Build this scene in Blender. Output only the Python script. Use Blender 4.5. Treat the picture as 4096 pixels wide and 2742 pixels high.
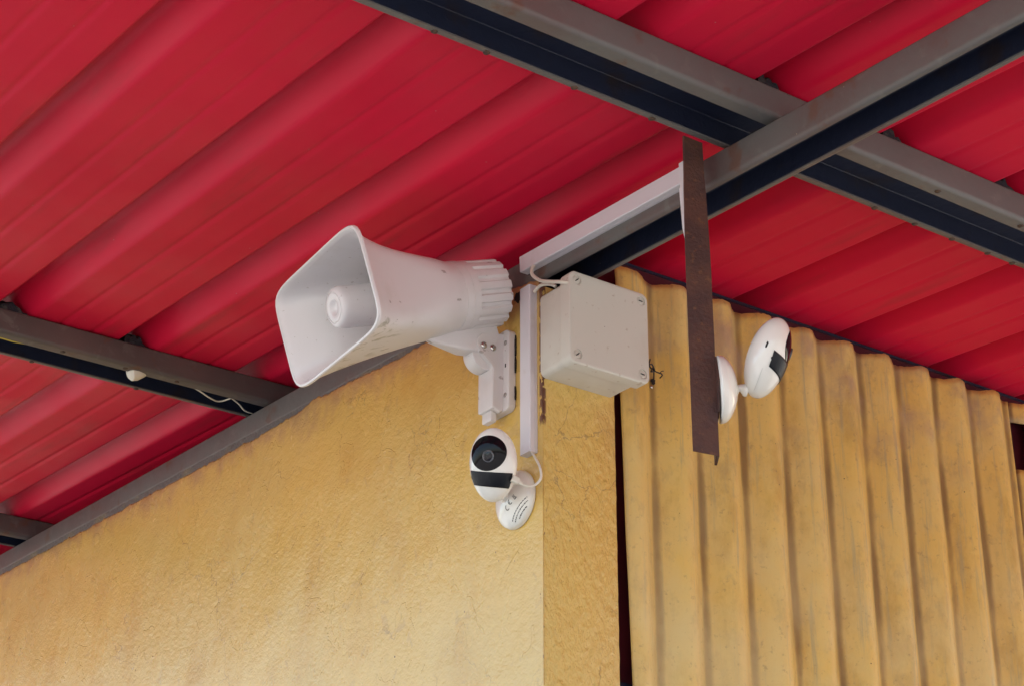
import bpy, bmesh, math, random
from math import sin, cos, pi, radians as R
from mathutils import Vector as V, Matrix, noise
random.seed(7)
for o in list(bpy.data.objects): bpy.data.objects.remove(o)
scene = bpy.context.scene
C = scene.collection

# ------------------------------------------------------------------ camera
cam_d = bpy.data.cameras.new('camera'); cam = bpy.data.objects.new('camera', cam_d); C.objects.link(cam)
r2 = V((.8118, -.5839, .0037)).normalized(); fw = V((.5290, .7381, .4188)).normalized()
u2 = r2.cross(fw).normalized(); r2 = fw.cross(u2)
m = Matrix((r2, u2, -fw)).transposed().to_4x4(); m.translation = V((0, 0, 1.6))
cam.matrix_world = m
cam_d.sensor_width = 36; cam_d.lens = 7616.17/4096*36
cam_d.clip_start = .05; cam_d.clip_end = 500
scene.camera = cam

# ------------------------------------------------------------------ light
SUN_EL, SUN_AZ = R(54), R(70)       # azimuth measured from +Y towards +X: the sun stands behind the building
w = bpy.data.worlds.new('World'); scene.world = w; w.use_nodes = True
nt = w.node_tree; bg = nt.nodes['Background']; sky = nt.nodes.new('ShaderNodeTexSky')
sky.sky_type = 'NISHITA'; sky.sun_disc = False; sky.sun_elevation = SUN_EL; sky.sun_rotation = SUN_AZ
sky.air_density = 1.3; sky.dust_density = 3.0; sky.ozone_density = 1.0
nt.links.new(sky.outputs[0], bg.inputs[0]); bg.inputs[1].default_value = .15
sd = bpy.data.lights.new('sun', 'SUN'); sd.energy = 4.2; sd.angle = R(.5); sd.color = (1, .965, .92)
so = bpy.data.objects.new('sun', sd); C.objects.link(so)
sv = V((sin(SUN_AZ)*cos(SUN_EL), cos(SUN_AZ)*cos(SUN_EL), sin(SUN_EL)))
so.rotation_euler = sv.to_track_quat('Z', 'Y').to_euler(); so.location = (-3, 3, 8)
vs = scene.view_settings
vs.view_transform = 'Standard'; vs.look = 'None'; vs.gamma = 1; vs.use_curve_mapping = False
vs.exposure = 2.02

# ------------------------------------------------------------------ helpers
def link(name, me, parent, mat, smooth=True, loc=None):
    mats = mat if isinstance(mat, (list, tuple)) else [mat]
    for mm in mats: me.materials.append(mm)
    if smooth is True:
        for p in me.polygons: p.use_smooth = True
    o = bpy.data.objects.new(name, me); C.objects.link(o)
    if parent is not None:
        base = parent.location if parent.parent is None else parent.parent.location
        me.transform(Matrix.Translation(-base)); o.parent = parent
    else:
        vs_ = [v.co for v in me.vertices]
        if loc is None:
            lo = V([min(v[i] for v in vs_) for i in range(3)]); hi = V([max(v[i] for v in vs_) for i in range(3)])
            loc = V(((lo.x+hi.x)/2, (lo.y+hi.y)/2, lo.z))
        me.transform(Matrix.Translation(-V(loc))); o.location = loc
    return o
def mesh(name, verts, faces, mat, parent=None, smooth=True, sharp=35, loc=None, mi=None):
    me = bpy.data.meshes.new(name); me.from_pydata([tuple(v) for v in verts], [], faces)
    bm = bmesh.new(); bm.from_mesh(me); bmesh.ops.recalc_face_normals(bm, faces=bm.faces); bm.to_mesh(me); bm.free()
    if mi: 
        for p in me.polygons: p.material_index = mi(p)
    o = link(name, me, parent, mat, smooth, loc)
    if smooth: me.set_sharp_from_angle(angle=R(sharp))
    return o
def tag(o, label, cat, group=None, kind=None):
    o['label'] = label
    if cat: o['category'] = cat
    if group: o['group'] = group
    if kind: o['kind'] = kind
    return o
def thing(name, loc, label, cat, group=None):
    o = bpy.data.objects.new(name, None); C.objects.link(o); o.location = loc; o.empty_display_size = .05
    return tag(o, label, cat, group)
class G:                      # geometry collector
    def __init__(s): s.v = []; s.f = []
    def add(s, vv, ff):
        b = len(s.v); s.v += [V(x) for x in vv]; s.f += [tuple(i+b for i in f) for f in ff]; return s
    def loft(s, rings, cap0=True, cap1=True, closed=True):
        n = len(rings[0]); vv = [p for r in rings for p in r]; ff = []
        for k in range(len(rings)-1):
            for i in range(n if closed else n-1):
                j = (i+1) % n; ff.append((k*n+i, k*n+j, (k+1)*n+j, (k+1)*n+i))
        if cap0: ff.append(tuple(range(n)))
        if cap1: ff.append(tuple((len(rings)-1)*n+i for i in range(n)))
        return s.add(vv, ff)
    def tube(s, pts, r, n=10, cap=True):
        pts = [V(p) for p in pts]; rings = []; up = V((0, 0, 1))
        t0 = (pts[1]-pts[0]).normalized()
        if abs(t0.dot(up)) > .9: up = V((1, 0, 0))
        a = t0.cross(up).normalized()
        for i, p in enumerate(pts):
            t = (pts[min(i+1, len(pts)-1)]-pts[max(i-1, 0)]).normalized()
            a = (a-t*a.dot(t)).normalized(); b = t.cross(a)
            rr = r[i] if isinstance(r, (list, tuple)) else r
            rings.append([p+a*cos(2*pi*k/n)*rr+b*sin(2*pi*k/n)*rr for k in range(n)])
        return s.loft(rings, cap, cap)
    def obj(s, name, mat, parent=None, **k): return mesh(name, s.v, s.f, mat, parent, **k)
def spline(P, n=10):
    P = [V(p) for p in P]; P = [P[0]*2-P[1]]+P+[P[-1]*2-P[-2]]; out = []
    for i in range(1, len(P)-2):
        for k in range(n):
            t = k/n; a, b, c, d = P[i-1:i+3]
            out.append(.5*((2*b)+(c-a)*t+(2*a-5*b+4*c-d)*t*t+(-a+3*b-3*c+d)*t**3))
    return out+[P[-2]]
def rrect(w, h, r, n=5):       # rounded rectangle, centred, list of (x, y)
    out = []
    for cx, cy, a0 in ((w/2-r, h/2-r, 0), (-w/2+r, h/2-r, 90), (-w/2+r, -h/2+r, 180), (w/2-r, -h/2+r, 270)):
        for k in range(n+1):
            a = R(a0+90*k/n); out.append((cx+r*cos(a), cy+r*sin(a)))
    return out
def prism(g, o, ex, ey, ez, w, h, d, r=.002, fil=.001, n=4):   # rounded box from plane o (centre) along ez for d
    o, ex, ey, ez = map(V, (o, ex, ey, ez)); rings = []
    def ring(dd, ins): 
        return [o+ex*x+ey*y+ez*dd for x, y in rrect(w-2*ins, h-2*ins, max(r-ins, .0003), n)]
    rings.append(ring(0, 0))
    for k in range(4):
        t = R(30*k); rings.append(ring(d-fil*(1-sin(t)), fil*(1-cos(t))))
    return g.loft(rings)
def smooth01(t): t = max(0, min(1, t)); return t*t*(3-2*t)

# ------------------------------------------------------------------ materials
class M:
    def __init__(s, name, base=(.5, .5, .5), rough=.5, metal=0, spec=.5):
        s.m = bpy.data.materials.new(name); s.m.use_nodes = True; s.t = s.m.node_tree
        s.b = s.t.nodes['Principled BSDF']; s.b.inputs['Base Color'].default_value = (*base, 1)
        s.b.inputs['Roughness'].default_value = rough; s.b.inputs['Metallic'].default_value = metal
        s.b.inputs['Specular IOR Level'].default_value = spec
        s.pos = s.t.nodes.new('ShaderNodeNewGeometry').outputs['Position']; s.col = None; s.base = base; s.h = None
    def n(s, ty, **k):
        x = s.t.nodes.new(ty)
        for a, b in k.items(): setattr(x, a, b)
        return x
    def lk(s, a, b): s.t.links.new(a, b)
    def mapped(s, sc=(1, 1, 1), rot=(0, 0, 0)):
        x = s.n('ShaderNodeMapping'); x.inputs['Scale'].default_value = sc; x.inputs['Rotation'].default_value = rot
        s.lk(s.pos, x.inputs[0]); return x.outputs[0]
    def noise(s, scale, det=4, rough=.55, sc=(1, 1, 1), rot=(0, 0, 0), dist=0):
        x = s.n('ShaderNodeTexNoise'); x.inputs['Scale'].default_value = scale; x.inputs['Detail'].default_value = det
        x.inputs['Roughness'].default_value = rough; x.inputs['Distortion'].default_value = dist
        s.lk(s.mapped(sc, rot), x.inputs['Vector']); return x.outputs['Fac']
    def voro(s, scale, sc=(1, 1, 1), rnd=1):
        x = s.n('ShaderNodeTexVoronoi'); x.inputs['Scale'].default_value = scale; x.inputs['Randomness'].default_value = rnd
        s.lk(s.mapped(sc), x.inputs['Vector']); return x.outputs['Distance']
    def ramp(s, src, a, b, lo=0, hi=1):
        x = s.n('ShaderNodeMapRange'); x.interpolation_type = 'SMOOTHSTEP'
        for i, v in zip(range(1, 5), (a, b, lo, hi)): x.inputs[i].default_value = v
        s.lk(src, x.inputs[0]); return x.outputs[0]
    def math(s, op, a, b=None, c=None):
        x = s.n('ShaderNodeMath', operation=op)
        for i, v in enumerate((a, b, c)):
            if v is None: continue
            if isinstance(v, (int, float)): x.inputs[i].default_value = v
            else: s.lk(v, x.inputs[i])
        return x.outputs[0]
    def mix(s, fac, col):      # blend col over the current colour
        x = s.n('ShaderNodeMix', data_type='RGBA'); s.lk(fac, x.inputs[0])
        if s.col is None: x.inputs[6].default_value = (*s.base, 1)
        else: s.lk(s.col, x.inputs[6])
        x.inputs[7].default_value = (*col, 1); s.col = x.outputs[2]
        s.lk(s.col, s.b.inputs['Base Color']); return s
    def bump(s, src, dist, strength=1):
        x = s.n('ShaderNodeBump'); x.inputs['Strength'].default_value = strength; x.inputs['Distance'].default_value = dist
        s.lk(src, x.inputs['Height'])
        if s.h is not None: s.lk(s.h, x.inputs['Normal'])
        s.h = x.outputs[0]; s.lk(s.h, s.b.inputs['Normal']); return s
    def xyz(s):
        x = s.n('ShaderNodeSeparateXYZ'); s.lk(s.pos, x.inputs[0]); return x.outputs
    def rough(s, src): s.lk(src, s.b.inputs['Roughness']); return s

YEL = (.66, .425, .11)
def wall_mat(name, rough_face):
    a = M(name, YEL, .38, spec=.5)
    a.mix(a.ramp(a.noise(3.2, 3), .40, .66, 0, .75), (.63, .43, .135))
    a.mix(a.ramp(a.noise(8, 5, sc=(1, 1, .7)), .50, .72, 0, .38), (.52, .29, .06))
    X, Y, Z = a.xyz()
    # old mauve-brown grime in a ragged band just under the rafter
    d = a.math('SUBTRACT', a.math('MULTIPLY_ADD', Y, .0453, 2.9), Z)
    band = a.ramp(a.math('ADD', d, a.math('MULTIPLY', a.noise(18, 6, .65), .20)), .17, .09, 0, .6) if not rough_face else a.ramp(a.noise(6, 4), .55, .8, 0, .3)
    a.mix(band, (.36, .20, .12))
    a.mix(a.math('MULTIPLY', a.ramp(a.noise(30, 4, dist=.8), .60, .70), .30), (.42, .27, .12))
    # hairline cracks in a few places
    v = a.n('ShaderNodeTexVoronoi', feature='DISTANCE_TO_EDGE'); v.inputs['Scale'].default_value = 4.2
    wv = a.n('ShaderNodeVectorMath', operation='ADD'); nn = a.n('ShaderNodeTexNoise'); nn.inputs['Scale'].default_value = 9; nn.inputs['Detail'].default_value = 6
    a.lk(a.pos, nn.inputs['Vector']); sc = a.n('ShaderNodeVectorMath', operation='SCALE'); sc.inputs[3].default_value = .22; a.lk(nn.outputs['Color'], sc.inputs[0])
    a.lk(a.pos, wv.inputs[0]); a.lk(sc.outputs[0], wv.inputs[1]); a.lk(wv.outputs[0], v.inputs['Vector'])
    a.mix(a.math('MULTIPLY', a.math('MULTIPLY', a.ramp(v.outputs['Distance'], .006, .002), a.ramp(a.noise(5, 3), .50, .58)), .55), (.26, .15, .06))
    # small specks
    sp = a.math('MULTIPLY', a.ramp(a.voro(34), .075, .045), a.ramp(a.noise(21, 2), .60, .64)); a.mix(sp, (.10, .045, .02))
    sp2 = a.math('MULTIPLY', a.ramp(a.voro(75, (1, 1, .6)), .11, .05), a.ramp(a.noise(17, 2), .60, .66)); a.mix(sp2, (.22, .10, .03))
    # paint chipped off along the corner
    ch = a.math('MULTIPLY', a.ramp(X, 1.668, 1.6640), a.ramp(Y, 2.243, 2.237))
    big = a.math('MULTIPLY', a.ramp(Z, 2.738, 2.752), a.ramp(a.noise(110, 4, sc=(1, 1, .55)), .40, .44))
    sml = a.ramp(a.noise(150, 3, sc=(1, 1, .35)), .66, .69)
    a.mix(a.math('MULTIPLY', ch, a.math('MAXIMUM', big, sml)), (.13, .045, .02))
    if rough_face:
        a.bump(a.noise(85, 4, .5, sc=(1, 1, .62), rot=(0, R(25), 0)), .0075)
        a.bump(a.noise(200, 3, .6, sc=(1, 1, .6), rot=(0, R(35), 0)), .002)
        a.rough(a.ramp(a.noise(60, 4), .3, .7, .38, .55))
    else:
        a.bump(a.noise(6, 3, .5), .008)
        a.bump(a.noise(115, 3, .5, sc=(1, .7, 1), rot=(R(28), 0, 0)), .0010)
        a.bump(a.noise(240, 3, .6, sc=(1, .8, 1), rot=(R(28), 0, 0)), .0007)
        a.bump(a.ramp(a.noise(11, 4, .5, dist=1.5), .63, .64), .0006)
        a.rough(a.ramp(a.noise(8, 4), .3, .7, .20, .30)); a.b.inputs['Coat Weight'].default_value = .35; a.b.inputs['Coat Roughness'].default_value = .22
    return a.m
m_wall = wall_mat('yellow_paint_wall', False); m_pillar = wall_mat('yellow_paint_pillar', True)
a = M('bare_mortar', (.22, .17, .12), .9); a.mix(a.ramp(a.noise(60, 4), .45, .6), (.10, .06, .04)).bump(a.noise(120, 4), .004); m_mortar = a.m

a = M('painted_corrugated_sheet', (.70, .46, .12), .55, spec=.35)
a.mix(a.ramp(a.noise(5, 5, .6), .40, .65, 0, .8), (.66, .48, .18))
a.mix(a.ramp(a.noise(12, 6, .66, sc=(1, 1, .5)), .48, .68, 0, .6), (.46, .27, .06))
a.mix(a.ramp(a.noise(34, 6, .7, sc=(1, 1, .6)), .52, .68, 0, .4), (.42, .29, .12))
a.mix(a.ramp(a.noise(42, 6, .65, sc=(1.8, 1, .10)), .52, .70, 0, .6), (.33, .29, .18))
X, Y, Z = a.xyz()
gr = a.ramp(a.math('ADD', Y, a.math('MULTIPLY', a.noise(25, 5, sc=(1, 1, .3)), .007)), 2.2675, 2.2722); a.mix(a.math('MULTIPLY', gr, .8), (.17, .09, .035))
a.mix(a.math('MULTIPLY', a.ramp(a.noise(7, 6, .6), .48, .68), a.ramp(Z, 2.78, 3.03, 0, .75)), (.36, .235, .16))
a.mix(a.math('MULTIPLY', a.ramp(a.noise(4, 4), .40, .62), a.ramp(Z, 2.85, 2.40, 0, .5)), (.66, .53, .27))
a.mix(a.math('MULTIPLY', a.ramp(a.voro(46), .07, .04), a.ramp(a.noise(23, 2), .60, .64)), (.09, .05, .03))
a.mix(a.math('MULTIPLY', a.ramp(a.noise(90, 6, .7), .56, .70), .45), (.30, .19, .09))
a.bump(a.noise(28, 5), .003).bump(a.noise(200, 3), .0007).bump(a.noise(60, 4, sc=(2, 1, .1)), .001); m_sheet = a.m

a = M('red_coated_steel', (.62, .008, .042), .40, spec=.14)
a.mix(a.ramp(a.noise(2.2, 3), .4, .7, 0, .3), (.48, .008, .030))
a.mix(a.math('MULTIPLY', a.ramp(a.voro(26), .035, .02), a.ramp(a.noise(9, 2), .54, .58)), (.50, .25, .22))
a.mix(a.math('MULTIPLY', a.ramp(a.noise(9, 5, sc=(2, .25, 1)), .58, .75), .35), (.26, .03, .03))
a.bump(a.noise(5, 2, sc=(1, .4, 1)), .004).bump(a.noise(500, 2), .0002)
a.rough(a.ramp(a.noise(6, 4), .3, .7, .38, .5)); m_red = a.m
a = M('maroon_panel', (.075, .005, .014), .5); a.mix(a.ramp(a.noise(9, 3), .4, .6, 0, .5), (.045, .004, .010)); m_maroon = a.m

def steel(name, base, rust):
    a = M(name, base, .48, spec=.45)
    a.mix(a.ramp(a.noise(5, 4), .40, .65, 0, .8), (.12, .085, .08))
    a.mix(a.ramp(a.noise(30, 5, dist=.5), .56, .72, 0, .45), (.17, .16, .145))
    a.mix(a.math('MULTIPLY', a.ramp(a.noise(16, 5), .60, .70), rust), (.13, .05, .025))
    a.mix(a.math('MULTIPLY', a.ramp(a.voro(55), .05, .03), a.ramp(a.noise(15, 2), .60, .64)), (.45, .35, .25))
    a.bump(a.noise(90, 4), .0006).bump(a.noise(12, 3), .002); return a.m
a = M('painted_over_mortar', (.120, .113, .107), .55); a.mix(a.ramp(a.noise(14, 5), .50, .68, 0, .7), (.19, .165, .10)); a.mix(a.ramp(a.noise(60, 5), .62, .70, 0, .6), (.07, .055, .045)); a.bump(a.noise(90, 4), .003); m_bed = a.m
m_steel = steel('grey_painted_steel', (.125, .118, .112), .55)
m_steel_b = steel('brown_grey_painted_steel', (.085, .07, .066), .7)
a = M('navy_steel_and_inside_shade', (.017, .021, .044), .42, spec=.4); a.mix(a.ramp(a.noise(16, 5), .52, .72, 0, .7), (.03, .018, .014)).bump(a.noise(60, 4), .001)  # navy paints shade into the channel insides; plain colour on strip and block
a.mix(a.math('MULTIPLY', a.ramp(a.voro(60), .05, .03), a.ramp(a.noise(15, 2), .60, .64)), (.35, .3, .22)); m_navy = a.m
a = M('rusty_brown_iron', (.085, .036, .026), .62, spec=.35); a.mix(a.ramp(a.noise(24, 5), .42, .62), (.062, .028, .024))
a.mix(a.math('MULTIPLY', a.ramp(a.noise(85, 5), .58, .68), .65), (.15, .065, .03))
a.mix(a.math('MULTIPLY', a.ramp(a.voro(90), .07, .04), a.ramp(a.noise(35, 2), .60, .64)), (.40, .30, .24)).bump(a.noise(180, 5), .0016); m_rust = a.m
a = M('weld_rust', (.09, .05, .03), .8); a.mix(a.ramp(a.noise(200, 3), .45, .55), (.05, .03, .025)).bump(a.noise(300, 3), .002); m_weld = a.m

a = M('horn_white_plastic', (.70, .66, .66), .20, spec=.5)
a.mix(a.ramp(a.noise(9, 5), .52, .72, 0, .35), (.55, .50, .46)); a.mix(a.math('MULTIPLY', a.ramp(a.noise(120, 3), .66, .72), .4), (.35, .28, .22)); a.bump(a.noise(600, 2), .0001); m_horn = a.m
a = M('horn_body_plastic', (.68, .64, .635), .40, spec=.5)
a.mix(a.ramp(a.noise(9, 5), .52, .72, 0, .35), (.55, .50, .45))
X, Y, Z = a.xyz()
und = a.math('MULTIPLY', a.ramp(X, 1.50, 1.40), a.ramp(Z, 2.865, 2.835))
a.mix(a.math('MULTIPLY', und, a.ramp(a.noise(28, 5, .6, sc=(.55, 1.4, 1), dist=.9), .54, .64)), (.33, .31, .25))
a.mix(a.math('MULTIPLY', a.ramp(a.noise(60, 4, sc=(.4, 1, 1)), .67, .70), .6), (.2, .14, .11)); m_hornb = a.m
a = M('box_grey_plastic', (.60, .57, .50), .46, spec=.4); a.mix(a.ramp(a.noise(11, 4), .5, .7, 0, .4), (.50, .455, .375))
a.mix(a.math('MULTIPLY', a.ramp(a.noise(75, 4), .63, .72), .5), (.33, .23, .15)); a.mix(a.math('MULTIPLY', a.ramp(a.voro(60), .06, .03), a.ramp(a.noise(22, 2), .58, .61)), (.12, .07, .04))
a.bump(a.noise(500, 2), .0002); m_box = a.m
a = M('trunking_white_plastic', (.66, .63, .66), .35); a.mix(a.ramp(a.noise(20, 4), .58, .75, 0, .4), (.50, .44, .38)); m_duct = a.m
a = M('camera_white_plastic', (.78, .755, .70), .16, spec=.5); a.b.inputs['Coat Weight'].default_value = .4; a.b.inputs['Coat Roughness'].default_value = .05
a.mix(a.ramp(a.noise(18, 4), .56, .75, 0, .4), (.68, .62, .53)); a.mix(a.math('MULTIPLY', a.ramp(a.voro(120), .07, .04), a.ramp(a.noise(33, 2), .62, .66)), (.16, .11, .07)); m_cam = a.m
m_gloss = M('black_glass', (.006, .005, .007), .05, spec=.16).m
a = M('black_tape', (.008, .009, .013), .36, spec=.25); a.bump(a.noise(120, 3, sc=(1, 1, .4)), .0008); m_tape = a.m
m_lens = M('lens_ring', (.10, .10, .11), .25).m; m_lensg = M('lens_glass', (.004, .003, .008), .03, spec=.4).m
m_ink = M('dark_print', (.05, .045, .045), .6).m; m_grey = M('grey_label', (.45, .43, .40), .5).m
m_cable = M('cable_cream', (.68, .63, .53), .45).m; m_screw = M('screw_steel', (.55, .53, .50), .25, 1).m
m_dark = M('dark_hole_and_shadow', (.012, .009, .008), .8).m; m_wire = M('black_wire', (.015, .013, .013), .6).m
m_foam = M('yellow_strip', (.5, .38, .06), .6).m
a = M('dark_gap_filler', (.018, .022, .03), .8); a.mix(a.ramp(a.noise(70, 4), .5, .65, 0, .7), (.08, .08, .07)).bump(a.noise(120, 4), .004); m_fill = a.m
a = M('dusty_ground', (.23, .22, .20), .9); a.mix(a.ramp(a.noise(.7, 6), .4, .65), (.18, .17, .15)).mix(a.ramp(a.noise(9, 5), .5, .7, 0, .5), (.27, .26, .24)).bump(a.noise(20, 5), .02); m_ground = a.m
a = M('concrete_floor', (.17, .16, .145), .7); a.mix(a.ramp(a.noise(1.5, 5), .4, .65), (.13, .12, .11)); m_floor = a.m

# ------------------------------------------------------------------ the setting
XC, YC = 1.6597, 2.2316                 # the corner of the yellow wall
g = G().add([(-120, -120, 0), (120, -120, 0), (120, 120, 0), (-120, 120, 0)], [(0, 1, 2, 3)])
tag(g.obj('ground', m_ground, smooth=False), 'dusty ground around the shelter', None, kind='structure')
g = G().add([(.4, .3, .0), (5, .3, .0), (5, 9, .0), (.4, 9, .0)], [(0, 1, 2, 3)])
for i in range(4): g.v[i].z = .004
tag(g.obj('floor', m_floor, smooth=False), 'concrete floor under the red roof', None, kind='structure')

RT = lambda y: 3.0102+.0453*(y-1.2864)           # rafter top
RS = lambda y: 3.0895+.0430*(y-1.70)             # underside of the roof pans

# roof: trapezoid steel sheets
PITCH = .2535; X0 = 1.3825; SK = -.030
def prof(x):                                     # x relative to the left edge of a rib, height above the pan
    t = (x % PITCH)
    def lin(t):
        if t < .010: return .040*t/.010
        if t < .033: return .040
        if t < .068: return .040*(1-(t-.033)/.035)
        return 0
    c = 0
    for q in (.128, .192):
        d = abs(t-q)
        if d < .0085: c = .0024*(1-d/.0085)
    return c+sum(lin((t+d) % PITCH) for d in (-.0065, -.004, -.0013, .0013, .004, .0065))/6
XL_ROOF = .50
roof = thing('roof', (1.6, 3, 3.09), 'red coated steel roof of ribbed sheets seen from below', 'roof')
Y0R, Y1R = -1.0, 9.0
for s in range(-2, 4):
    xa = max(XL_ROOF, X0+s*4*PITCH+.003); xb = X0+(s+1)*4*PITCH+.032; N = int((xb-xa)/.0035); NY = 40
    vv = []; ff = []
    lift = .0012*(s % 2)
    for j in range(NY+1):
        y = Y0R+(Y1R-Y0R)*j/NY
        for i in range(N+1):
            x = xa+(xb-xa)*i/N
            z = RS(y)+prof(x-X0)+lift+.0016*noise.noise(V((x*5, y*2.2, s*3.1)))
            vv.append((x+SK*(y-1.862), y, z))
    for j in range(NY):
        for i in range(N): k = j*(N+1)+i; ff.append((k, k+1, k+N+2, k+N+1))
    o = mesh('roof_sheet', vv, ff, m_red, roof, sharp=60)
    md = o.modifiers.new('thick', 'SOLIDIFY'); md.thickness = .0006; md.offset = 1

# masonry wall: long left wall with a pillar face round the corner
def wtop(y):
    pts = [(2.2316, 2.990), (2.26, 2.999), (2.306, 3.0075), (2.665, 3.0105), (2.80, 3.0225), (2.976, 3.034), (3.082, 3.0275), (3.306, 3.034), (3.65, 3.052), (3.815, 3.0585), (4.56, 3.0935), (5.2, 3.12), (7.2, 3.21)]
    for (a, za), (b, zb) in zip(pts, pts[1:]):
        if y <= b: return za+(zb-za)*(y-a)/(b-a)
    return pts[-1][1]
wall = thing('yellow_wall', (1.75, 3.4, 0), 'yellow painted masonry wall with rough pillar edge under the rafter', 'wall')
vv = []; ff = []; NY = 900
ys = [YC+(7.0-YC)*(j/NY)**1.5 for j in range(NY+1)]
for y in ys:
    j1 = .0055*noise.noise(V((y*17, 0, 0)))+.0035*noise.noise(V((y*80, 5, 0)))
    zt = wtop(y)+j1+.005; bul = .0012*noise.noise(V((y*40, 9, 0)))
    vv += [(XC, y, 0), (XC, y, zt-.014), (XC-.0006+bul*.3, y, zt-.005), (XC+.0012, y, zt-.0008), (XC+.0055, y, zt+.001)]
n = 5
for j in range(NY):
    for i in range(n-1): k = j*n+i; ff.append((k, k+1, k+n+1, k+n))
mesh('plaster_face', vv, ff, m_wall, wall, sharp=70)
# pillar face (rough) with slightly wavy arrises
vv = []; ff = []; NZ = 260
for k in range(NZ+1):
    z = 2.985*k/NZ
    e = .0012*noise.noise(V((z*45, 1, 2)))+.0008*noise.noise(V((z*140, 3, 2)))
    e2 = .0010*noise.noise(V((z*45, 7, 2)))
    vv += [(XC, YC+.012, z), (XC+.0004, YC+.002+e, z), (XC+.0022+e*.6, YC, z), (1.8045+e2, YC, z), (1.8070+e2, YC+.002, z), (1.8075+e2, YC+.13, z)]
for k in range(NZ):
    for i in range(5): q = k*6+i; ff.append((q, q+1, q+7, q+6))
mesh('pillar_face', vv, ff, m_pillar, wall, sharp=70)
g = G(); yy = [2.25+4.7*k/300 for k in range(301)]
g.loft([[(1.6628, y, wtop(y)-.012), (1.6622+.0008*noise.noise(V((y*30, 1, 1))), y, RT(y)-.046), (1.672, y, RT(y)-.050), (1.672, y, wtop(y)-.012)] for y in yy])
g.obj('mortar_bed', m_bed, wall, sharp=60)
g = G(); x0, x1 = XC+.0065, 1.802
g.add([(x0, YC+.02, 0), (x1, YC+.02, 0), (x1, 7, 0), (x0, 7, 0), (x0, YC+.02, 2.975), (x1, YC+.02, 2.975), (x1, 7, 3.18), (x0, 7, 3.18)], [(0, 1, 2, 3), (4, 5, 6, 7), (0, 1, 5, 4), (1, 2, 6, 5), (2, 3, 7, 6), (3, 0, 4, 7)])
g.obj('wall_core', m_mortar, wall, smooth=False)

# steel channels, open side down
def channel(name, axis, a0, a1, c0, c1, top, h, lip0, lip1, mat, label, shear=0, welds=(), rb=.008, top_of=None):
    # axis 'X' or 'Y'; c0 = near face, c1 = far face (outer); top(a) = height of the upper side
    t = .0026; sec = []
    def arc(cx, cz, r, s, e, k=4): return [(cx+r*cos(R(s+(e-s)*i/k)), cz+r*sin(R(s+(e-s)*i/k))) for i in range(k+1)]
    W = c1-c0; r = rb
    outer = [(lip0, -h)]+arc(r, -h+r, r, 270, 180)+arc(r*.6, -r*.6, r*.6, 180, 90)+arc(W-r*.6, -r*.6, r*.6, 90, 0)+arc(W-r, -h+r, r, 0, -90)+[(W-lip1, -h)]
    inner = [(W-lip1, -h+t)]+arc(W-r, -h+r, r-t, -90, 0)+arc(W-r*.6, -r*.6, r*.6-t, 0, 90)+arc(r*.6, -r*.6, r*.6-t, 90, 180)+arc(r, -h+r, r-t, 180, 270)+[(lip0, -h+t)]
    sec = outer+inner; no = len(outer); ns = 24; rings = []
    for k in range(ns+1):
        a = a0+(a1-a0)*k/ns; z = top(a)
        w_ = .0008*noise.noise(V((a*3, c0*7, 0)))
        rings.append([(a, c0+u+w_, z+v) if axis == 'X' else (c0+u+w_, a, z+v) for u, v in sec])
    g = G().loft(rings)
    root = thing(name, ((a0+a1)/2, (c0+c1)/2, top(0)-h) if axis == 'X' else ((c0+c1)/2, (a0+a1)/2, top(0)-h), label, 'steel beam')
    nf = len(sec)
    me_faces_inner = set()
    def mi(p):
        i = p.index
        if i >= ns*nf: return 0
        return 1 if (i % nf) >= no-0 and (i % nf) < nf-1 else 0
    g.obj('channel', [mat, m_navy], root, mi=mi, sharp=50)  # inner faces coloured near-black to stand for the shade inside
    for a, side in welds:
        u = (W-lip1*.5) if side else lip0*.5+.002
        z = top(a)-h
        gg = G(); cc = V((a, c0+u, z)) if axis == 'X' else V((c0+u, a, z))
        rings = []
        for q, (rr, dz) in enumerate(((.0055, .0004), (.0046, -.0012), (.0022, -.0020))):
            rings.append([cc+V((cos(b)*rr*random.uniform(.8, 1.2), sin(b)*rr*random.uniform(.8, 1.2), dz)) for b in [2*pi*i/8 for i in range(8)]])
        gg.loft(rings); gg.obj('weld_spot', m_weld, root)
    return root
purlins = []
channel('rafter', 'Y', -.95, 8.9, 1.6615, 1.7385, RT, .052, .009, .013, m_steel, 'long grey steel rafter lying on the yellow wall top and passing above the box', rb=.009)
purlins += [0]; purlins[-1] = channel('purlin', 'X', .52, 4.9, 1.683, 1.800, lambda a: 3.0885, .0505, .026, .015, m_steel, 'grey steel purlin crossing over the rafter at the top of the rusty bar',
        welds=[(1.155, 1), (1.24, 1), (1.39, 1), (1.53, 1), (1.98, 1), (2.07, 1), (2.155, 1), (2.24, 1), (2.30, 1), (2.34, 1), (2.02, 0), (2.21, 0)])
purlins += [0]; purlins[-1] = channel('purlin', 'X', .52, 4.9, 3.172, 3.273, lambda a: 3.1520, .049, .026, .014, m_steel_b, 'brown grey steel purlin holding a cable and bulb, left of the horn speaker',
        welds=[(1.23, 0), (1.36, 0), (1.47, 0), (1.20, 1), (1.42, 1)])
purlins += [0]; purlins[-1] = channel('purlin', 'X', .52, 4.9, 4.40, 4.50, lambda a: 3.2045, .050, .024, .014, m_steel_b, 'dark steel purlin end at the far lower left under the roof')

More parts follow.
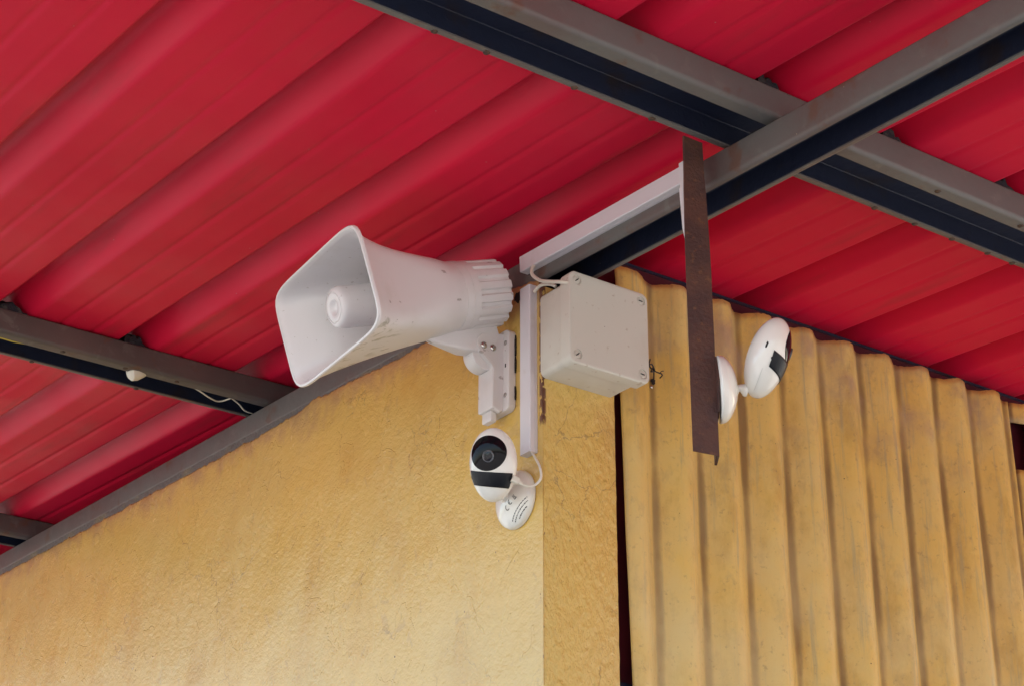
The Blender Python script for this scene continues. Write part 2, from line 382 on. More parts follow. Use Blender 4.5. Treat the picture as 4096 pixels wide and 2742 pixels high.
# dark ragged filler where ribs pass over purlins
for yp, ks, dy in ((3.170, (-2, -1, 0), .0), (1.681, (1, 2, 3, 4, 5), 0)):
    for k in ks:
        xr = X0+k*PITCH+SK*(yp-1.862); g = G(); vv = []; N = 14
        for i in range(N+1):
            x = xr+.008+.060*i/N; zt = RS(yp)+prof(x-xr)-.003; zt = max(zt, RS(yp)+.0005)
            vv += [(x, yp+.012+.003*random.random(), RS(yp)-.004), (x, yp+.012+.004*random.random(), RS(yp)+(zt-RS(yp))*random.uniform(.35, .75)),
                   (x, yp+.05, RS(yp)-.004), (x, yp+.05, zt)]
        ff = []
        for i in range(N): q = i*4; ff += [(q, q+1, q+5, q+4), (q+1, q+3, q+7, q+5), (q+2, q+3, q+7, q+6)]
        mesh('gap_filler', vv, ff, m_fill, purlins[0 if yp < 3 else 1])

# corrugated sheet wall
CP = .1014; CX = 2.3165
def corr(x): 
    c = cos(pi*(x-CX-.006-CP/2)/CP); e = .10
    b = (math.sqrt(c*c+e)-math.sqrt(e))/(math.sqrt(1+e)-math.sqrt(e))
    return 2.2680-.0270*(.30*b+.70*c*c)
def corr_panel(name, xa, xb, ytr, ztop, zbot, label, cut=None, lean=0):
    N = int((xb-xa)/.0035); NZ = 90; vv = []; ff = []
    for k in range(NZ+1):
        for i in range(N+1):
            x = xa+(xb-xa)*i/N
            zt = ztop(x)+.0030*noise.noise(V((x*50, 0, 1)))+.0022*noise.noise(V((x*180, 0, 1)))
            f = (k/NZ)**.6; z = zbot+(zt-zbot)*f
            y = corr(x)+ytr+.0016*noise.noise(V((x*9, z*4, 3)))
            xx = x+.0009*noise.noise(V((z*6, 2, int(x*5))))+lean*(2.35-z)*max(0, 1-i/12)
            vv.append((xx, y, z))
    for k in range(NZ):
        for i in range(N):
            if cut and cut(vv[k*(N+1)+i]): continue
            q = k*(N+1)+i; ff.append((q, q+1, q+N+2, q+N+1))
    o = mesh(name, vv, ff, m_sheet, sharp=70); md = o.modifiers.new('thick', 'SOLIDIFY'); md.thickness = .004; md.offset = 1
    return tag(o, label, 'corrugated sheet')
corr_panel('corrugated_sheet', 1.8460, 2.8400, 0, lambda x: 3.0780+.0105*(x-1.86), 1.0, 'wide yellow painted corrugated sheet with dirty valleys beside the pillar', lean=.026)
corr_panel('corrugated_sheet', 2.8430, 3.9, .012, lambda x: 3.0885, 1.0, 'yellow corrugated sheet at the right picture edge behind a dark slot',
           cut=lambda v: v[0] < 2.8430+.030 and 2.935 < v[2] < 3.040-.25*(v[0]-2.8430))
# maroon lining behind the sheets and the thin steel strip above them
g = G(); prism(g, (3.25, 2.283, 2.06), (1, 0, 0), (0, 0, 1), (0, 1, 0), 2.88, 2.10, .006, .001, .001)
tag(g.obj('lining_panel', m_maroon, smooth=False), 'dark maroon lining seen in the gaps behind the yellow corrugated sheets', 'panel')
g = G(); g.loft([[(x, 2.2795, 3.1135), (x, 2.289, 3.1135), (x, 2.289, 3.1095), (x, 2.2795, 3.1090)] for x in (1.85, 2.4, 3.0, 4.4)])
tag(g.obj('steel_strip', m_navy, smooth=False), 'thin dark steel strip running just above the corrugated sheet tops', 'strip')
g = G(); prism(g, (1.842, 2.272, 2.28), (1, 0, 0), (0, 0, 1), (0, 1, 0), .045, .17, .010, .002, .001)
tag(g.obj('steel_block', m_navy, smooth=False), 'dark steel piece at the bottom of the gap between pillar and sheet', 'steel piece')

g = G()  # unseen walls added to keep light from the gap under the roof
prism(g, (4.95, 5.65, 0), (1, 0, 0), (0, 1, 0), (0, 0, 1), .12, 6.7, 3.05, .002, .001)
prism(g, (3.4, 8.9, 0), (1, 0, 0), (0, 1, 0), (0, 0, 1), 2.9, .12, 3.3, .002, .001)
tag(g.obj('light_block_wall', m_maroon, smooth=False), 'unseen dark red walls added to shut light out behind the corrugated sheets', 'wall')

# ------------------------------------------------------------------ rusty hanging angle iron
g = G(); rings = []
bc = V((1.6145, 1.800, 0)); hw = .0178
for k in range(41):
    z = 3.037-(3.037-2.550)*k/40
    t = R(-35.6)*smooth01((3.037-z)/.26); ax = V((cos(t), sin(t), 0)); bk = V((-sin(t), cos(t), 0))
    hw_ = hw+.0003*noise.noise(V((z*30, 0, 0)))
    zz = z
    A = bc+ax*(-hw_); B = bc+ax*hw_
    A.z = B.z = zz
    th = .0035; dz = V((0, 0, -.0085 if k == 40 else 0))
    rings.append([A, B+ax*0+dz, B+bk*.034+dz, B+bk*.034-ax*th+dz, B+bk*th-ax*th+V((0, 0, -.0015 if k == 40 else 0)), A+bk*th])
g.loft(rings)
tag(g.obj('angle_iron', m_rust, sharp=30), 'rusty brown angle iron hanging straight down from the purlin', 'iron bar')

# ------------------------------------------------------------------ horn speaker
HP = V((1.6237, 2.3152, 2.9947)); hu = V((-.1091, -.9939, -.0177)); hv = V((-.3162, .0178, .9485)); ha = V((-.9424, .1091, -.3162))
hl = lambda u, v, a: HP+hu*u+hv*v+ha*a
L = .318; W2, H2 = .1574, .0842
horn = thing('horn_speaker', HP, 'white rectangular plastic horn loudspeaker on the yellow wall under the rafter', 'loudspeaker')
NA = 120
def sect(t, off=0):
    s = max(0, (t-.087)/(L-.087)); R0 = .0565
    R0 = .0575+.004*smooth01(s*5); aw = R0+(W2-R0)*(.14*s+.86*s**2.9); ah = R0+(H2-R0)*(.30*s+.70*s**2.2)
    n_ = 2+5.0*smooth01(s*1.25)
    out = []
    for i in range(NA):
        q = 2*pi*(i+.5)/NA; c, s_ = cos(q), sin(q)
        # even spread on the superellipse by direction
        r = (abs(c/(aw-off))**n_+abs(s_/(ah-off))**n_)**(-1/n_)
        out.append((r*c, r*s_))
    return out
ang_fix = None
def sect_ring(t, off=0, a=None):
    return [hl(x, y, t if a is None else a) for x, y in sect(t, off)]
rings = []
for k in range(41): rings.append(sect_ring(.087+(L-.087-.003)*k/40))
# rolled rim
rings += [sect_ring(L-.003, -.0012, L-.005), sect_ring(L, -.0030, L-.004), sect_ring(L, -.0032, L-.001), sect_ring(L, -.0020, L+.0010), sect_ring(L, .0012, L+.0010), sect_ring(L, .0024, L-.0008)]
for k in range(41): t = L-.003-(L-.003-.10)*k/40; rings.append(sect_ring(t, .0032))
g = G().loft(rings, False, False)
nr_out = 41
o = g.obj('bell', [m_hornb, m_horn], horn, sharp=50, mi=lambda p: 0 if p.index < NA*40 else 1)
g = G(); rings = []
for rr, t in ((.054, .10), (.050, .104), (.0345, .106), (.0340, .12), (.0338, .285), (.0335, .2935), (.0315, .2985), (.0285, .3015), (.0250, .3025), (.0245, .3010), (.0235, .3010), (.0228, .3025), (.0150, .3030), (.0125, .3020), (.0095, .2975), (.005, .2955)):
    rings.append([hl(rr*cos(2*pi*i/48), rr*sin(2*pi*i/48), t) for i in range(48)])
g.loft(rings, False, True); g.obj('centre_boss', m_horn, horn, sharp=50)
# rear cap with recessed slots
g = G(); rings = []; NC = 16*8
def capr(t, i):
    base = .0582 if t > .075 else .0573-.0010*(.075-t)/.075
    ph = i % 8
    if t < .0615 and ph in (1, 2, 3): base -= .0042
    return base
for t in (.0885, .0868, .076, .0745, .072, .0630, .0620, .0600, .04, .02, .004, .0015, 0):
    rings.append([hl(capr(t if t > 0 else .001, i)*cos(2*pi*(i+.3)/NC)*(1 if t > .001 else .985), capr(t if t > 0 else .001, i)*sin(2*pi*(i+.3)/NC)*(1 if t > .001 else .985), t) for i in range(NC)])
g.loft(rings, True, True); g.obj('rear_cap', m_hornb, horn, sharp=28)
# arm below the cap
g = G(); rings = []; u0 = -.0185
for t, vt, vb, hw_ in ((.150, -.048, -.0560, .003), (.135, -.048, -.0675, .006), (.115, -.048, -.0770, .0095), (.085, -.050, -.0900, .016), (.062, -.050, -.0950, .016), (.030, -.050, -.0930, .0155), (.012, -.050, -.078, .015)):
    rings.append([hl(u0+x*hw_*2, (vt+vb)/2+y*(vt-vb), t) for x, y in rrect(1, 1, .16, 3)])
g.loft(rings); g.obj('arm', m_hornb, horn, sharp=40)
PX, PZ = 1.6105, 2.8935
g = G(); rings = []
for y, r in ((2.3285, .0240), (2.3300, .0262), (2.3560, .0262), (2.3600, .0235)):
    rings.append([V((PX+.006+r*cos(q), y, PZ-.004+r*sin(q)*1.12)) for q in [2*pi*i/40 for i in range(40)]])
g.loft(rings); g.obj('knuckle', m_hornb, horn, sharp=40)
# wall bracket: flange, body with rounded ear
g = G()
prism(g, (XC-.001, 2.3345, 2.8615), (0, 1, 0), (0, 0, 1), (-1, 0, 0), .061, .143, .0135, .011, .0015)
pts = []
def outline():
    P = [(XC-.013, 2.9285), (1.6180, 2.9225)]
    for k in range(9): q = R(90+k*15); P.append((PX+.004+.0215*cos(q), PZ+.007+.0215*sin(q)))
    P += [(1.6015, 2.885), (1.6110, 2.8760), (1.6215, 2.8690), (1.6248, 2.8620), (1.6250, 2.800), (1.6262, 2.7945), (1.640, 2.7880), (XC-.013, 2.7925)]
    return P
P = outline(); rings = []
for y, ins in ((2.3285, 0), (2.3225, 0), (2.3208, .0006), (2.3200, .0016)):
    c = V((1.632, 0, 2.86)); rr = []
    for x, z in P:
        d = V((x-c.x, 0, z-c.z)); l = d.length; d *= (l-ins)/l; rr.append(V((c.x+d.x, y, c.z+d.z)))
    rings.append(rr)
g.loft(rings)
# hollow-fronted lower body
prism(g, (XC-.012, 2.3410, 2.8290), (0, 1, 0), (0, 0, 1), (-1, 0, 0), .0405, .0735, .0235, .004, .0018)
prism(g, (XC-.012, 2.3430, 2.8700), (0, 1, 0), (0, 0, 1), (-1, 0, 0), .034, .05, .010, .003, .0015)
prism(g, (1.640, 2.3440, 2.7835), (0, 1, 0), (0, 0, 1), (-1, 0, 0), .026, .018, .0105, .003, .0015)
br = g.obj('bracket', m_hornb, horn, sharp=32)
def dome_screw(name, c, n, r, parent, h=.0022, mat=m_screw, recess=False):
    n = V(n).normalized(); a_ = n.orthogonal().normalized(); b_ = n.cross(a_); g = G(); c = V(c); rings = []
    prof_ = ((r, 0), (r*.97, h*.4), (r*.75, h*.85), (r*.42, h), (r*.36, h*.55), (r*.2, h*.5)) if not recess else ((r*1.15, .0001), (r*1.15, .0006), (r*.85, .0006), (r*.8, -.0004), (r*.35, -.0002), (r*.3, -.0012), (r*.1, -.0012))
    for rr, hh in prof_: rings.append([c+n*hh+a_*cos(q)*rr+b_*sin(q)*rr for q in [2*pi*i/20 for i in range(20)]])
    g.loft(rings, True, True); return g.obj(name, mat, parent, sharp=35)
dome_screw('screw', (1.6061, 2.3200, 2.8972), (0, -1, 0), .0062, br, .003)
dome_screw('screw', (1.6245, 2.3200, 2.8975), (0, -1, 0), .0062, br, .003)
for z in (2.9095, 2.8171): dome_screw('screw', (XC-.0145, 2.3140, z), (-1, 0, 0), .0044, br, .0012)
g = G(); prism(g, (XC-.0143, 2.3135, 2.8690), (0, 1, 0), (0, 0, 1), (-1, 0, 0), .003, .007, .0005, .0012, .0001); g.obj('slot', m_dark, br)
# bracket's shadow edge drawn as dark slivers on the wall, and hole in the plaster behind the cap
def blob(name, c, ax, bx, n, w_, h_, mat, parent=None, rag=.35, seed=0, thick=.0012):
    random.seed(seed); c, ax, bx, n = map(V, (c, ax, bx, n)); N = 26; ring = []
    for i in range(N):
        q = 2*pi*i/N; r = 1-rag*random.random(); ring.append(c+ax*cos(q)*w_*r+bx*sin(q)*h_*r)
    g = G().loft([[p for p in ring], [p+n*thick for p in ring]]); return g.obj(name, mat, parent, smooth=False)
tag(blob('plaster_hole', (XC-.0003, 2.298, 2.9900), (0, 1, 0), (0, 0, 1), (-1, 0, 0), .011, .012, m_dark, seed=4, thick=.0008), 'dark hole in the plaster right behind the horn speaker rear cap', 'hole')
for k, (y, z, a_, b_) in enumerate(((2.3028, 2.902, .0014, .022), (2.3028, 2.870, .0012, .016), (2.3028, 2.820, .0010, .014))):
    blob('adhesive_and_shadow', (XC-.0005, y, z), (0, 1, 0), (0, 0, 1), (-1, 0, 0), a_, b_, m_dark, horn, .5, 10+k, .003)  # dark slivers stand in for the bracket's shadow on the wall

# ------------------------------------------------------------------ junction box
box = thing('junction_box', (1.73, YC, 2.8216), 'square beige plastic junction box with four corner screws on the pillar', 'junction box')
g = G(); prism(g, (1.7300, YC-.0005, 2.8950), (1, 0, 0), (0, 0, 1), (0, -1, 0), .1490, .1460, .0580, .011, .0012); g.obj('body', m_box, box, sharp=40)
g = G(); prism(g, (1.7300, 2.1745, 2.8950), (1, 0, 0), (0, 0, 1), (0, -1, 0), .1470, .1440, .0040, .010, .0005); g.obj('gasket', m_dark, box)
g = G(); prism(g, (1.7310, 2.1712, 2.8982), (1, 0, 0), (0, 0, 1), (0, -1, 0), .1610, .1600, .0245, .013, .003, n=6); lid = g.obj('lid', m_box, box, sharp=40)
cut = G()
for x in (1.6660, 1.7970):
    for z in (2.8340, 2.9635): cut.loft([[V((x+.0085*cos(q), y, z+.0085*sin(q))) for q in [2*pi*i/24 for i in range(24)]] for y in (2.140, 2.1490)])
co = cut.obj('cutter', m_box, smooth=False); md = lid.modifiers.new('b', 'BOOLEAN'); md.operation = 'DIFFERENCE'; md.object = co; md.solver = 'EXACT'
bpy.context.view_layer.update(); dg = bpy.context.evaluated_depsgraph_get(); nm = bpy.data.meshes.new_from_object(lid.evaluated_get(dg)); lid.modifiers.clear(); lid.data = nm
bpy.data.objects.remove(co); nm.set_sharp_from_angle(angle=R(40))
for x in (1.6660, 1.7970):
    for z in (2.8340, 2.9635):
        dome_screw('lid_screw', (x, 2.1490, z), (0, -1, 0), .0070, lid, .0016, mat=m_box)
        g = G(); prism(g, (x, 2.1475, z), V((cos(x*90), 0, sin(x*90))), V((-sin(x*90), 0, cos(x*90))), (0, -1, 0), .0018, .0085, .0004, .0005, .0001); g.obj('screw_slot', m_dark, lid)

# ------------------------------------------------------------------ trunking
def trunk(name, p0, p1, side, out, w_, d_, label, groove=True):
    p0, p1, side, out = map(V, (p0, p1, side, out)); ez = (p1-p0).normalized(); Ln = (p1-p0).length
    sec = [(-.5, 0), (-.5, .94), (-.47, 1), (.30, 1), (.5, .94), (.5, 0)]
    sec = [(-w_/2, 0), (-w_/2, d_*.30), (-w_/2+.0006, d_*.32), (-w_/2+.0006, d_*.36), (-w_/2, d_*.38), (-w_/2, d_-.0014), (-w_/2+.0014, d_), (w_/2-.0014, d_), (w_/2, d_-.0014), (w_/2, d_*.38), (w_/2-.0006, d_*.36), (w_/2-.0006, d_*.32), (w_/2, d_*.30), (w_/2, 0)]
    g = G(); rings = []
    for k in range(13):
        t = k/12; wob = side*.0004*noise.noise(V((t*5, w_*99, 1)))
        rings.append([p0+ez*Ln*t+side*x+out*y+wob for x, y in sec])
    g.loft(rings); return tag(g.obj(name, m_duct, sharp=30), label, 'cable trunking')
o = trunk('cable_trunking', (XC-.0002, 2.2600, 2.9900), (XC-.0002, 2.2590, 2.6980), (0, 1, 0), (-1, 0, 0), .0275, .0150, 'white plastic trunking standing upright on the wall corner beside the box')
g0 = V((1.6615, 2.2750, 3.0375)); g1 = V((1.6615, 1.846, 3.0181))
trunk('cable_trunking', g0, g1, (0, .0453, 1), (-1, 0, 0), .0300, .0160, 'long white plastic trunking stuck along the rafter face up to the rusty bar')
g = G(); rings = []
for z, xl in ((3.006, 1.6075), (2.965, 1.6090), (2.964, 1.6065), (2.90, 1.6100), (2.862, 1.6180)):
    rings.append([V((xl, 1.812, z)), V((1.622, 1.812, z)), V((1.622, 1.826, z)), V((xl, 1.826, z))])
g.loft(rings); tag(g.obj('cable_trunking', m_duct, sharp=20), 'short thin white trunking peeking out behind the left edge of the rusty bar', 'cable trunking')

# ------------------------------------------------------------------ egg shaped cameras
def base_dome(center, n, up, Rb, root, textside):
    n = V(n).normalized(); up = V(up); up = (up-n*up.dot(n)).normalized(); rt = up.cross(n).normalized()
    if textside: rt = n.cross(up)*-1
    c = V(center); g = G(); rings = []
    def h(r): 
        return .0045+.0225*max(0, 1-(r/Rb)**2)**.62
    rs = [Rb*.985, Rb, Rb*.995, Rb*.98, Rb*.95, Rb*.9, Rb*.83, Rb*.75, Rb*.65, Rb*.52, Rb*.38, Rb*.22, Rb*.1]
    hs = [0, .0012, .003]+[h(r) for r in rs[3:]]
    for r, hh in zip(rs, hs): rings.append([c+n*hh+rt*cos(q)*r+up*sin(q)*r for q in [2*pi*i/64 for i in range(64)]])
    g.loft(rings); b = g.obj('base', m_cam, root, sharp=60)
    return b, (lambda x, y, e=.0003: c+rt*x+up*y+n*(h(math.hypot(x, y))+e)), h
def egg(root, c, f, up, seed, slot=False, tape=None):
    f = V(f).normalized(); up = V(up); up = (up-f*up.dot(f)).normalized(); rt = f.cross(up).normalized()   # rt: right when looking along f from behind
    c = V(c); AX, AY, AZ = .0385, .0285, .0577
    def ax_(z): return AX*(1+.05*z/AZ)
    def pt(x, y, z, e=0):
        p = c+rt*x+f*y+up*z
        return p+(rt*(x/AX**2)+f*(y/AY**2)+up*(z/AZ**2)).normalized()*e if e else p
    g = G(); rings = []; n_ = 64
    for k in range(1, 40):
        th = pi*k/40; z = AZ*cos(th); s = sin(th)
        rings.append([pt(ax_(z)*s*cos(q), AY*s*sin(q), z) for q in [2*pi*i/n_ for i in range(n_)]])
    g.loft(rings); sh = g.obj('shell', m_cam, root, sharp=80)
    def surf(x, z, e=.0006):
        s = max(0.0, 1-(x/ax_(z))**2-(z/AZ)**2); return pt(x, AY*math.sqrt(s), z, e)
    # glossy face plate
    g = G(); rings = []; zc = .0185
    for k in range(1, 15):
        r = k/14; rings.append([surf(.0290*r*cos(q), zc+.0272*r*sin(q), .0007) for q in [2*pi*i/56 for i in range(56)]])
    rings.append([surf(.0294*cos(q), zc+.0276*sin(q), -.0003) for q in [2*pi*i/56 for i in range(56)]])
    g.loft(rings, True, False); fp = g.obj('face_plate', m_gloss, root, sharp=60)
    # lens
    lc = surf(-.0030, zc-.0045, 0); g = G(); rings = []; nn = f
    for r, d in ((.0096, .0003), (.0096, .0016), (.0088, .0022), (.0080, .0019), (.0074, .0010), (.0068, .0009)): rings.append([lc+nn*d+rt*cos(q)*r+up*sin(q)*r for q in [2*pi*i/36 for i in range(36)]])
    g.loft(rings, False, False); ln = g.obj('lens', m_lens, fp, sharp=40)
    g = G(); rings = []
    for r, d in ((.0069, .0009), (.0066, .0013), (.0052, .0017), (.0048, .0013), (.0034, .0016), (.0018, .0020), (.0005, .0021)): rings.append([lc+nn*d+rt*cos(q)*r+up*sin(q)*r for q in [2*pi*i/32 for i in range(32)]])
    g.loft(rings, False, True); g.obj('lens_glass', m_lensg, fp, sharp=30)
    # tape strip
    x0, x1, za, zb = tape; g = G(); random.seed(seed); NX, NZ = 44, 10; vv = []; ff = []
    for i in range(NX+1):
        t = i/NX
        for k in range(NZ+1):
            s = k/NZ; a0 = x0+(x1-x0)*t; z = za[0]+(za[1]-za[0])*t+((zb[0]+(zb[1]-zb[0])*t)-(za[0]+(za[1]-za[0])*t))*s
            if i == NX: a0 -= .10*(abs(sin(s*5.1+.6)))
            if i == 0: a0 += .05*random.random()
            sz = math.sqrt(max(0.01, 1-(z/AZ)**2)); x = ax_(z)*sz*sin(a0); y = AY*sz*cos(a0)
            vv.append(pt(x, y, z, .0009))
    for i in range(NX):
        for k in range(NZ): q = i*(NZ+1)+k; ff.append((q, q+1, q+NZ+2, q+NZ+1))
    o = mesh('tape', vv, ff, m_tape, root, sharp=60); md = o.modifiers.new('thick', 'SOLIDIFY'); md.thickness = .0004
    return f, up, rt, pt, c
# camera on the yellow wall
cam1 = thing('security_camera', (XC, 2.297, 2.634), 'white egg shaped security camera facing left on the yellow wall, black tape under its lens', 'security camera', 'egg shaped security cameras')
b1, dome1, h1 = base_dome((XC-.0005, 2.297, 2.634), (-1, 0, 0), (0, 0, 1), .048, cam1, True)
f1 = V((-.80, -.49, -.342)); camup1 = u2-r2*.03
e1 = egg(cam1, (1.588, 2.264, 2.667), f1, camup1, 3, False, (-1.25, 1.0, (-.0128, -.0080), (-.0360, -.0300)))
f, up, rt, pt, c = e1
g = G(); g.tube([V((XC-.022, 2.297, 2.634)), V((1.627, 2.290, 2.6345)), V((1.614, 2.280, 2.634))], [.0115, .0065, .008], 20); g.obj('neck', m_cam, cam1)
# print on the base: CE mark and lines of small type
def strip(path, wd, name, mat, parent):
    g = G()
    for (p, q) in zip(path, path[1:]):
        d = (V((q[0]-p[0], q[1]-p[1]))).normalized(); nx, ny = -d.y*wd/2, d.x*wd/2
        N = 3
        for k in range(N):
            a_ = (p[0]+(q[0]-p[0])*k/N, p[1]+(q[1]-p[1])*k/N); b_ = (p[0]+(q[0]-p[0])*(k+1)/N, p[1]+(q[1]-p[1])*(k+1)/N)
            g.add([dome1(a_[0]-nx, a_[1]-ny), dome1(a_[0]+nx, a_[1]+ny), dome1(b_[0]+nx, b_[1]+ny), dome1(b_[0]-nx, b_[1]-ny)], [(0, 1, 2, 3)])
    return g
PB = None
def frame2(p):      # (along baseline, above baseline) -> dome plane (right = -Y, up = Z)
    bx, by = .755, .656
    return (p[0]*bx-p[1]*by, p[0]*by+p[1]*bx)
allg = G()
def put(path, wd, off):
    g = strip([frame2((x+off[0], y+off[1])) for x, y in path], wd, '', None, None); allg.add(g.v, g.f)
rC = .0042
arc = lambda a0, a1, r=rC: [(r*cos(R(a0+(a1-a0)*k/10)), r*sin(R(a0+(a1-a0)*k/10))) for k in range(11)]
put(arc(75, 285), .0013, (-.0080, -.0180)); put(arc(75, 285), .0013, (.0030, -.0175)); put([(-.0042, 0), (-.0004, 0)], .0012, (.0030, -.0175))
BO = (.0105, -.0195)
put([(0, -.003), (.0055, -.003)], .0014, BO); put([(0, -.0015), (.005, .004)], .0006, BO); put([(0, .004), (.005, -.0015)], .0006, BO); put([(.0005, -.001), (.0045, -.001), (.004, .004), (.001, .004), (.0005, -.001)], .0005, BO)
random.seed(5)
for row, (xa, xb) in enumerate(((-.0216, .026), (-.0195, .022), (-.010, .014))):
    x = xa
    while x < xb:
        l = random.uniform(.0012, .0042); put([(x, 0), (min(x+l, xb), 0)], .0012, (0, -.0345-.0042*row)); x += l+.0009
allg.obj('print', m_ink, b1, smooth=False)

# camera on the rusty bar
nb = V((.8118, -.5839, 0)).normalized(); bkd = V((.5839, .8118, 0))
edge = bc+nb*hw
bc2 = V((edge.x, edge.y, 2.6435))+bkd*.010+nb*.0022
cam2 = thing('security_camera', bc2, 'white egg shaped security camera facing right on the rusty iron bar, seen from its side', 'security camera', 'egg shaped security cameras')
b2, dome2, h2 = base_dome(bc2+nb*.001, (nb+V((0, 0, .05))), (0, 0, 1), .0475, cam2, False)
tc2 = V((-.6356, -.6558, -.4075)); al = R(2)
rr2 = r2*cos(R(18))-u2*sin(R(18)); up2 = r2*sin(R(18))+u2*cos(R(18))
f2 = rr2*cos(al)+tc2*sin(al)
c2 = bc2+r2*.0690+u2*.0437
e2 = egg(cam2, c2, f2, up2, 9, True, (-.9, 1.55, (-.012, .0125), (-.040, -.0105)))
f, up, rt, pt, c = e2
side = -rt if (-rt).dot(tc2) > 0 else rt
g = G(); p0 = bc2+nb*.024; p1 = c-up*.0505-f*.011
g.tube(spline([p0, p0*.6+p1*.4+V((0, 0, .003)), p1], 5), [.0085, .0075, .006, .005, .005, .0052, .006, .0075, .0095, .010, .009], 18); g.obj('neck', m_cam, cam2)
# memory card slot on the flank
def flank(y, z, e=.0005):
    s = 1-(y/.0285)**2-(z/.0577)**2; sx = .0385*math.sqrt(max(.01, s)); sgn = 1 if side.dot(rt) > 0 else -1
    return pt(sgn*sx, y, z, e)
g = G(); vv = []
for k in range(9):
    z = .0115+.0155*k/8; wdt = .0013*(1 if 0 < k < 8 else .6)
    vv += [flank(-.009-wdt+.0006*(k-4)/4, z), flank(-.009+wdt+.0006*(k-4)/4, z)]
g.add(vv, [(2*k, 2*k+1, 2*k+3, 2*k+2) for k in range(8)]); g.obj('card_slot', m_dark, cam2)
g = G(); vv = []
for k in range(13):
    z = -.048+.032*k/12; vv += [flank(-.0055-.00022, z, .0002), flank(-.0055+.00022, z, .0002)]
g.add(vv, [(2*k, 2*k+1, 2*k+3, 2*k+2) for k in range(12)]); g.obj('seam', m_grey, cam2)
# strip of dark adhesive between base and bar
blob('adhesive_and_shadow', bc2-nb*.0022+V((0, 0, .002)), bkd, (0, 0, 1), nb, .030, .050, m_rust, cam2, .12, 21, .0026)

# ------------------------------------------------------------------ cables
def cable(name, pts, r, mat, label, cat='cable', n=8):
    g = G().tube(spline(pts, 8), r, n); return tag(g.obj(name, mat), label, cat)
cb = thing('usb_cable', (1.6477, 2.2326, 2.6330), 'cream cable looping from the upright trunking into the side of the wall camera', 'cable')
g = G().tube(spline([(XC-.008, 2.2560, 2.706), (XC-.010, 2.2465, 2.697), (1.6477, 2.2345, 2.6826), (1.6477, 2.2230, 2.6637), (1.6467, 2.2195, 2.6454), (1.640, 2.2245, 2.6343), (1.628, 2.2285, 2.6305), (1.617, 2.2305, 2.6325)], 8), .0020, 10); g.obj('cord', m_cable, cb)
g = G(); pa = V((1.618, 2.2300, 2.6325)); pb = V((1.600, 2.2360, 2.6415)); dz = (pb-pa).normalized(); s1 = dz.cross(V((0, 0, 1))).normalized(); s2 = s1.cross(dz)
prism(g, pa, s1, s2, dz, .0060, .0065, .007, .0018, .0006); prism(g, pa+dz*.006, s1, s2, dz, .0085, .0110, .0115, .002, .0008); g.obj('plug', m_cable, cb, sharp=40)
cable('cable', [(1.6500, 2.2400, 3.024), (1.6430, 2.2370, 3.0121), (1.6397, 2.2314, 2.9987), (1.6397, 2.2109, 2.9804), (1.6397, 2.184, 2.9672), (1.643, 2.160, 2.958), (1.655, 2.150, 2.955)], .0030, m_cable, 'cream cable sagging from the rafter trunking down behind the junction box')
cable('cable', [(XC-.010, 2.2400, 2.974), (XC-.010, 2.2313, 2.9775), (XC-.010, 2.2180, 2.9782), (XC-.008, 2.1990, 2.9720), (XC-.004, 2.190, 2.966)], .0028, m_cable, 'short cream cable bending from the upright trunking top to the box')
cable('cable', [(1.49, 3.235, 3.128), (1.5226, 3.2069, 3.108), (1.560, 3.218, 3.1015), (1.588, 3.2301, 3.1055), (1.6074, 3.2078, 3.112)], .0016, m_cable, 'thin tan cable dipping out of the brown grey purlin')
cable('cable', [(1.6000, 3.212, 3.1125), (1.628, 3.225, 3.108), (1.650, 3.240, 3.104), (1.6729, 3.2491, 3.106)], .0014, m_cable, 'thin tan cable end slanting down to the rafter inside the purlin')
g = G(); g.add([(1.06, 3.188, 3.1045), (1.10, 3.1975, 3.1015), (1.135, 3.1985, 3.1010), (1.165, 3.1975, 3.1035), (1.165, 3.1945, 3.106), (1.06, 3.186, 3.108)], [(0, 1, 2, 3, 4, 5)])
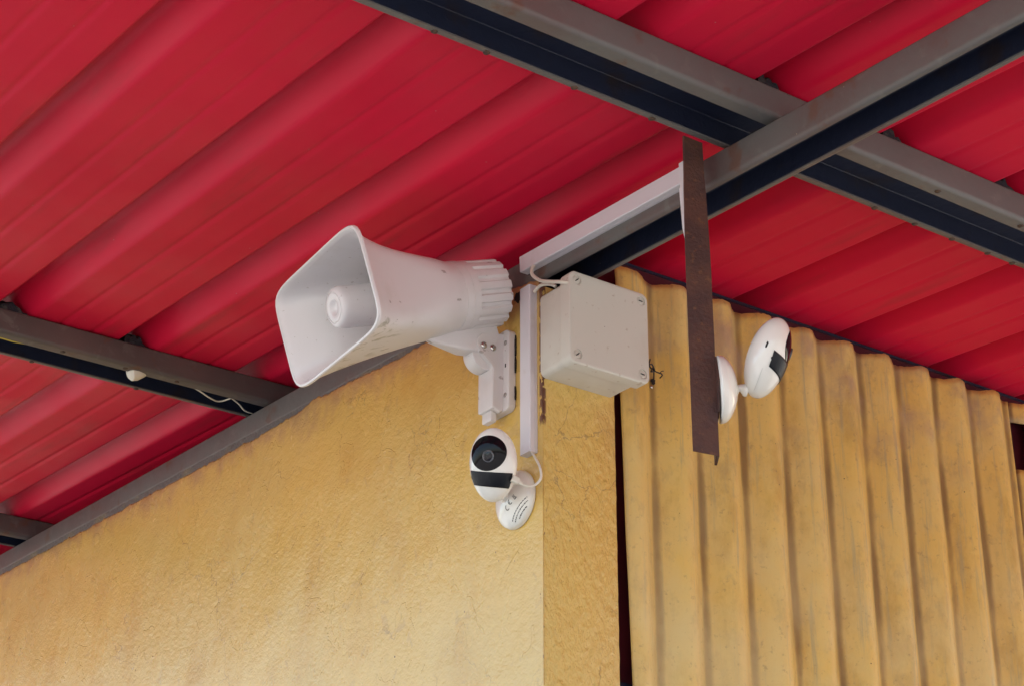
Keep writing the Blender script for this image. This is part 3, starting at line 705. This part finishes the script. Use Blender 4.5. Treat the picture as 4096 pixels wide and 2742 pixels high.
o = g.obj('yellow_strip', m_foam, smooth=False); md = o.modifiers.new('thick', 'SOLIDIFY'); md.thickness = .0015
tag(o, 'bit of yellow strip under the brown grey purlin at the left edge', 'strip')
# bulb in the purlin
g = G(); bx = V((1.430, 3.195, 3.128)); be = V((1.372, 3.2020, 3.1000)); d = (be-bx); Ln = d.length; d.normalize(); s1 = d.orthogonal().normalized(); s2 = d.cross(s1); rings = []
for t, r in ((0, .007), (.30, .010), (.55, .0150), (.75, .0175), (.90, .0160), (.97, .011), (1.0, .004)):
    rings.append([bx+d*Ln*t+s1*cos(q)*r+s2*sin(q)*r for q in [2*pi*i/24 for i in range(24)]])
g.loft(rings); tag(g.obj('light_bulb', m_cable), 'small unlit white bulb hanging inside the brown grey purlin', 'bulb')
# twisted wire at the box and hole in the sheet
wr = thing('tie_wire', (1.88, 2.22, 2.87), 'black twisted wire from the box edge to a hole in the corrugated sheet', 'wire')
g = G(); g.tube(spline([(1.868, 2.212, 2.903), (1.874, 2.2216, 2.8956), (1.8861, 2.2216, 2.8892), (1.9051, 2.2260, 2.8900), (1.915, 2.243, 2.892)], 6), .0012, 6)
g.tube(spline([(1.872, 2.215, 2.884), (1.880, 2.219, 2.8935), (1.8835, 2.2216, 2.886), (1.8828, 2.2216, 2.8715)], 6), .0012, 6)
g.tube(spline([(1.866, 2.212, 2.892), (1.876, 2.217, 2.897), (1.884, 2.220, 2.8885), (1.874, 2.218, 2.884)], 6), .0013, 6)
g.tube(spline([(1.897, 2.2235, 2.8885), (1.903, 2.2245, 2.8945), (1.909, 2.227, 2.8975)], 6), .0008, 6); g.obj('strand', m_wire, wr)
xh = 1.917; tag(blob('sheet_hole', (xh, corr(xh)-.0035, 2.8935), (1, 0, 0), (0, 0, 1), (0, -1, 0), .0060, .0062, m_dark, seed=2, thick=.0008), 'small dark hole in the corrugated sheet right of the box', 'hole')
o = dome_screw('screw_head', (xh-.003, corr(xh-.003)-.003, 2.8830), (0, -1, 0), .0030, None, .0015); tag(o, 'tiny screw head just under the hole in the corrugated sheet', 'screw')
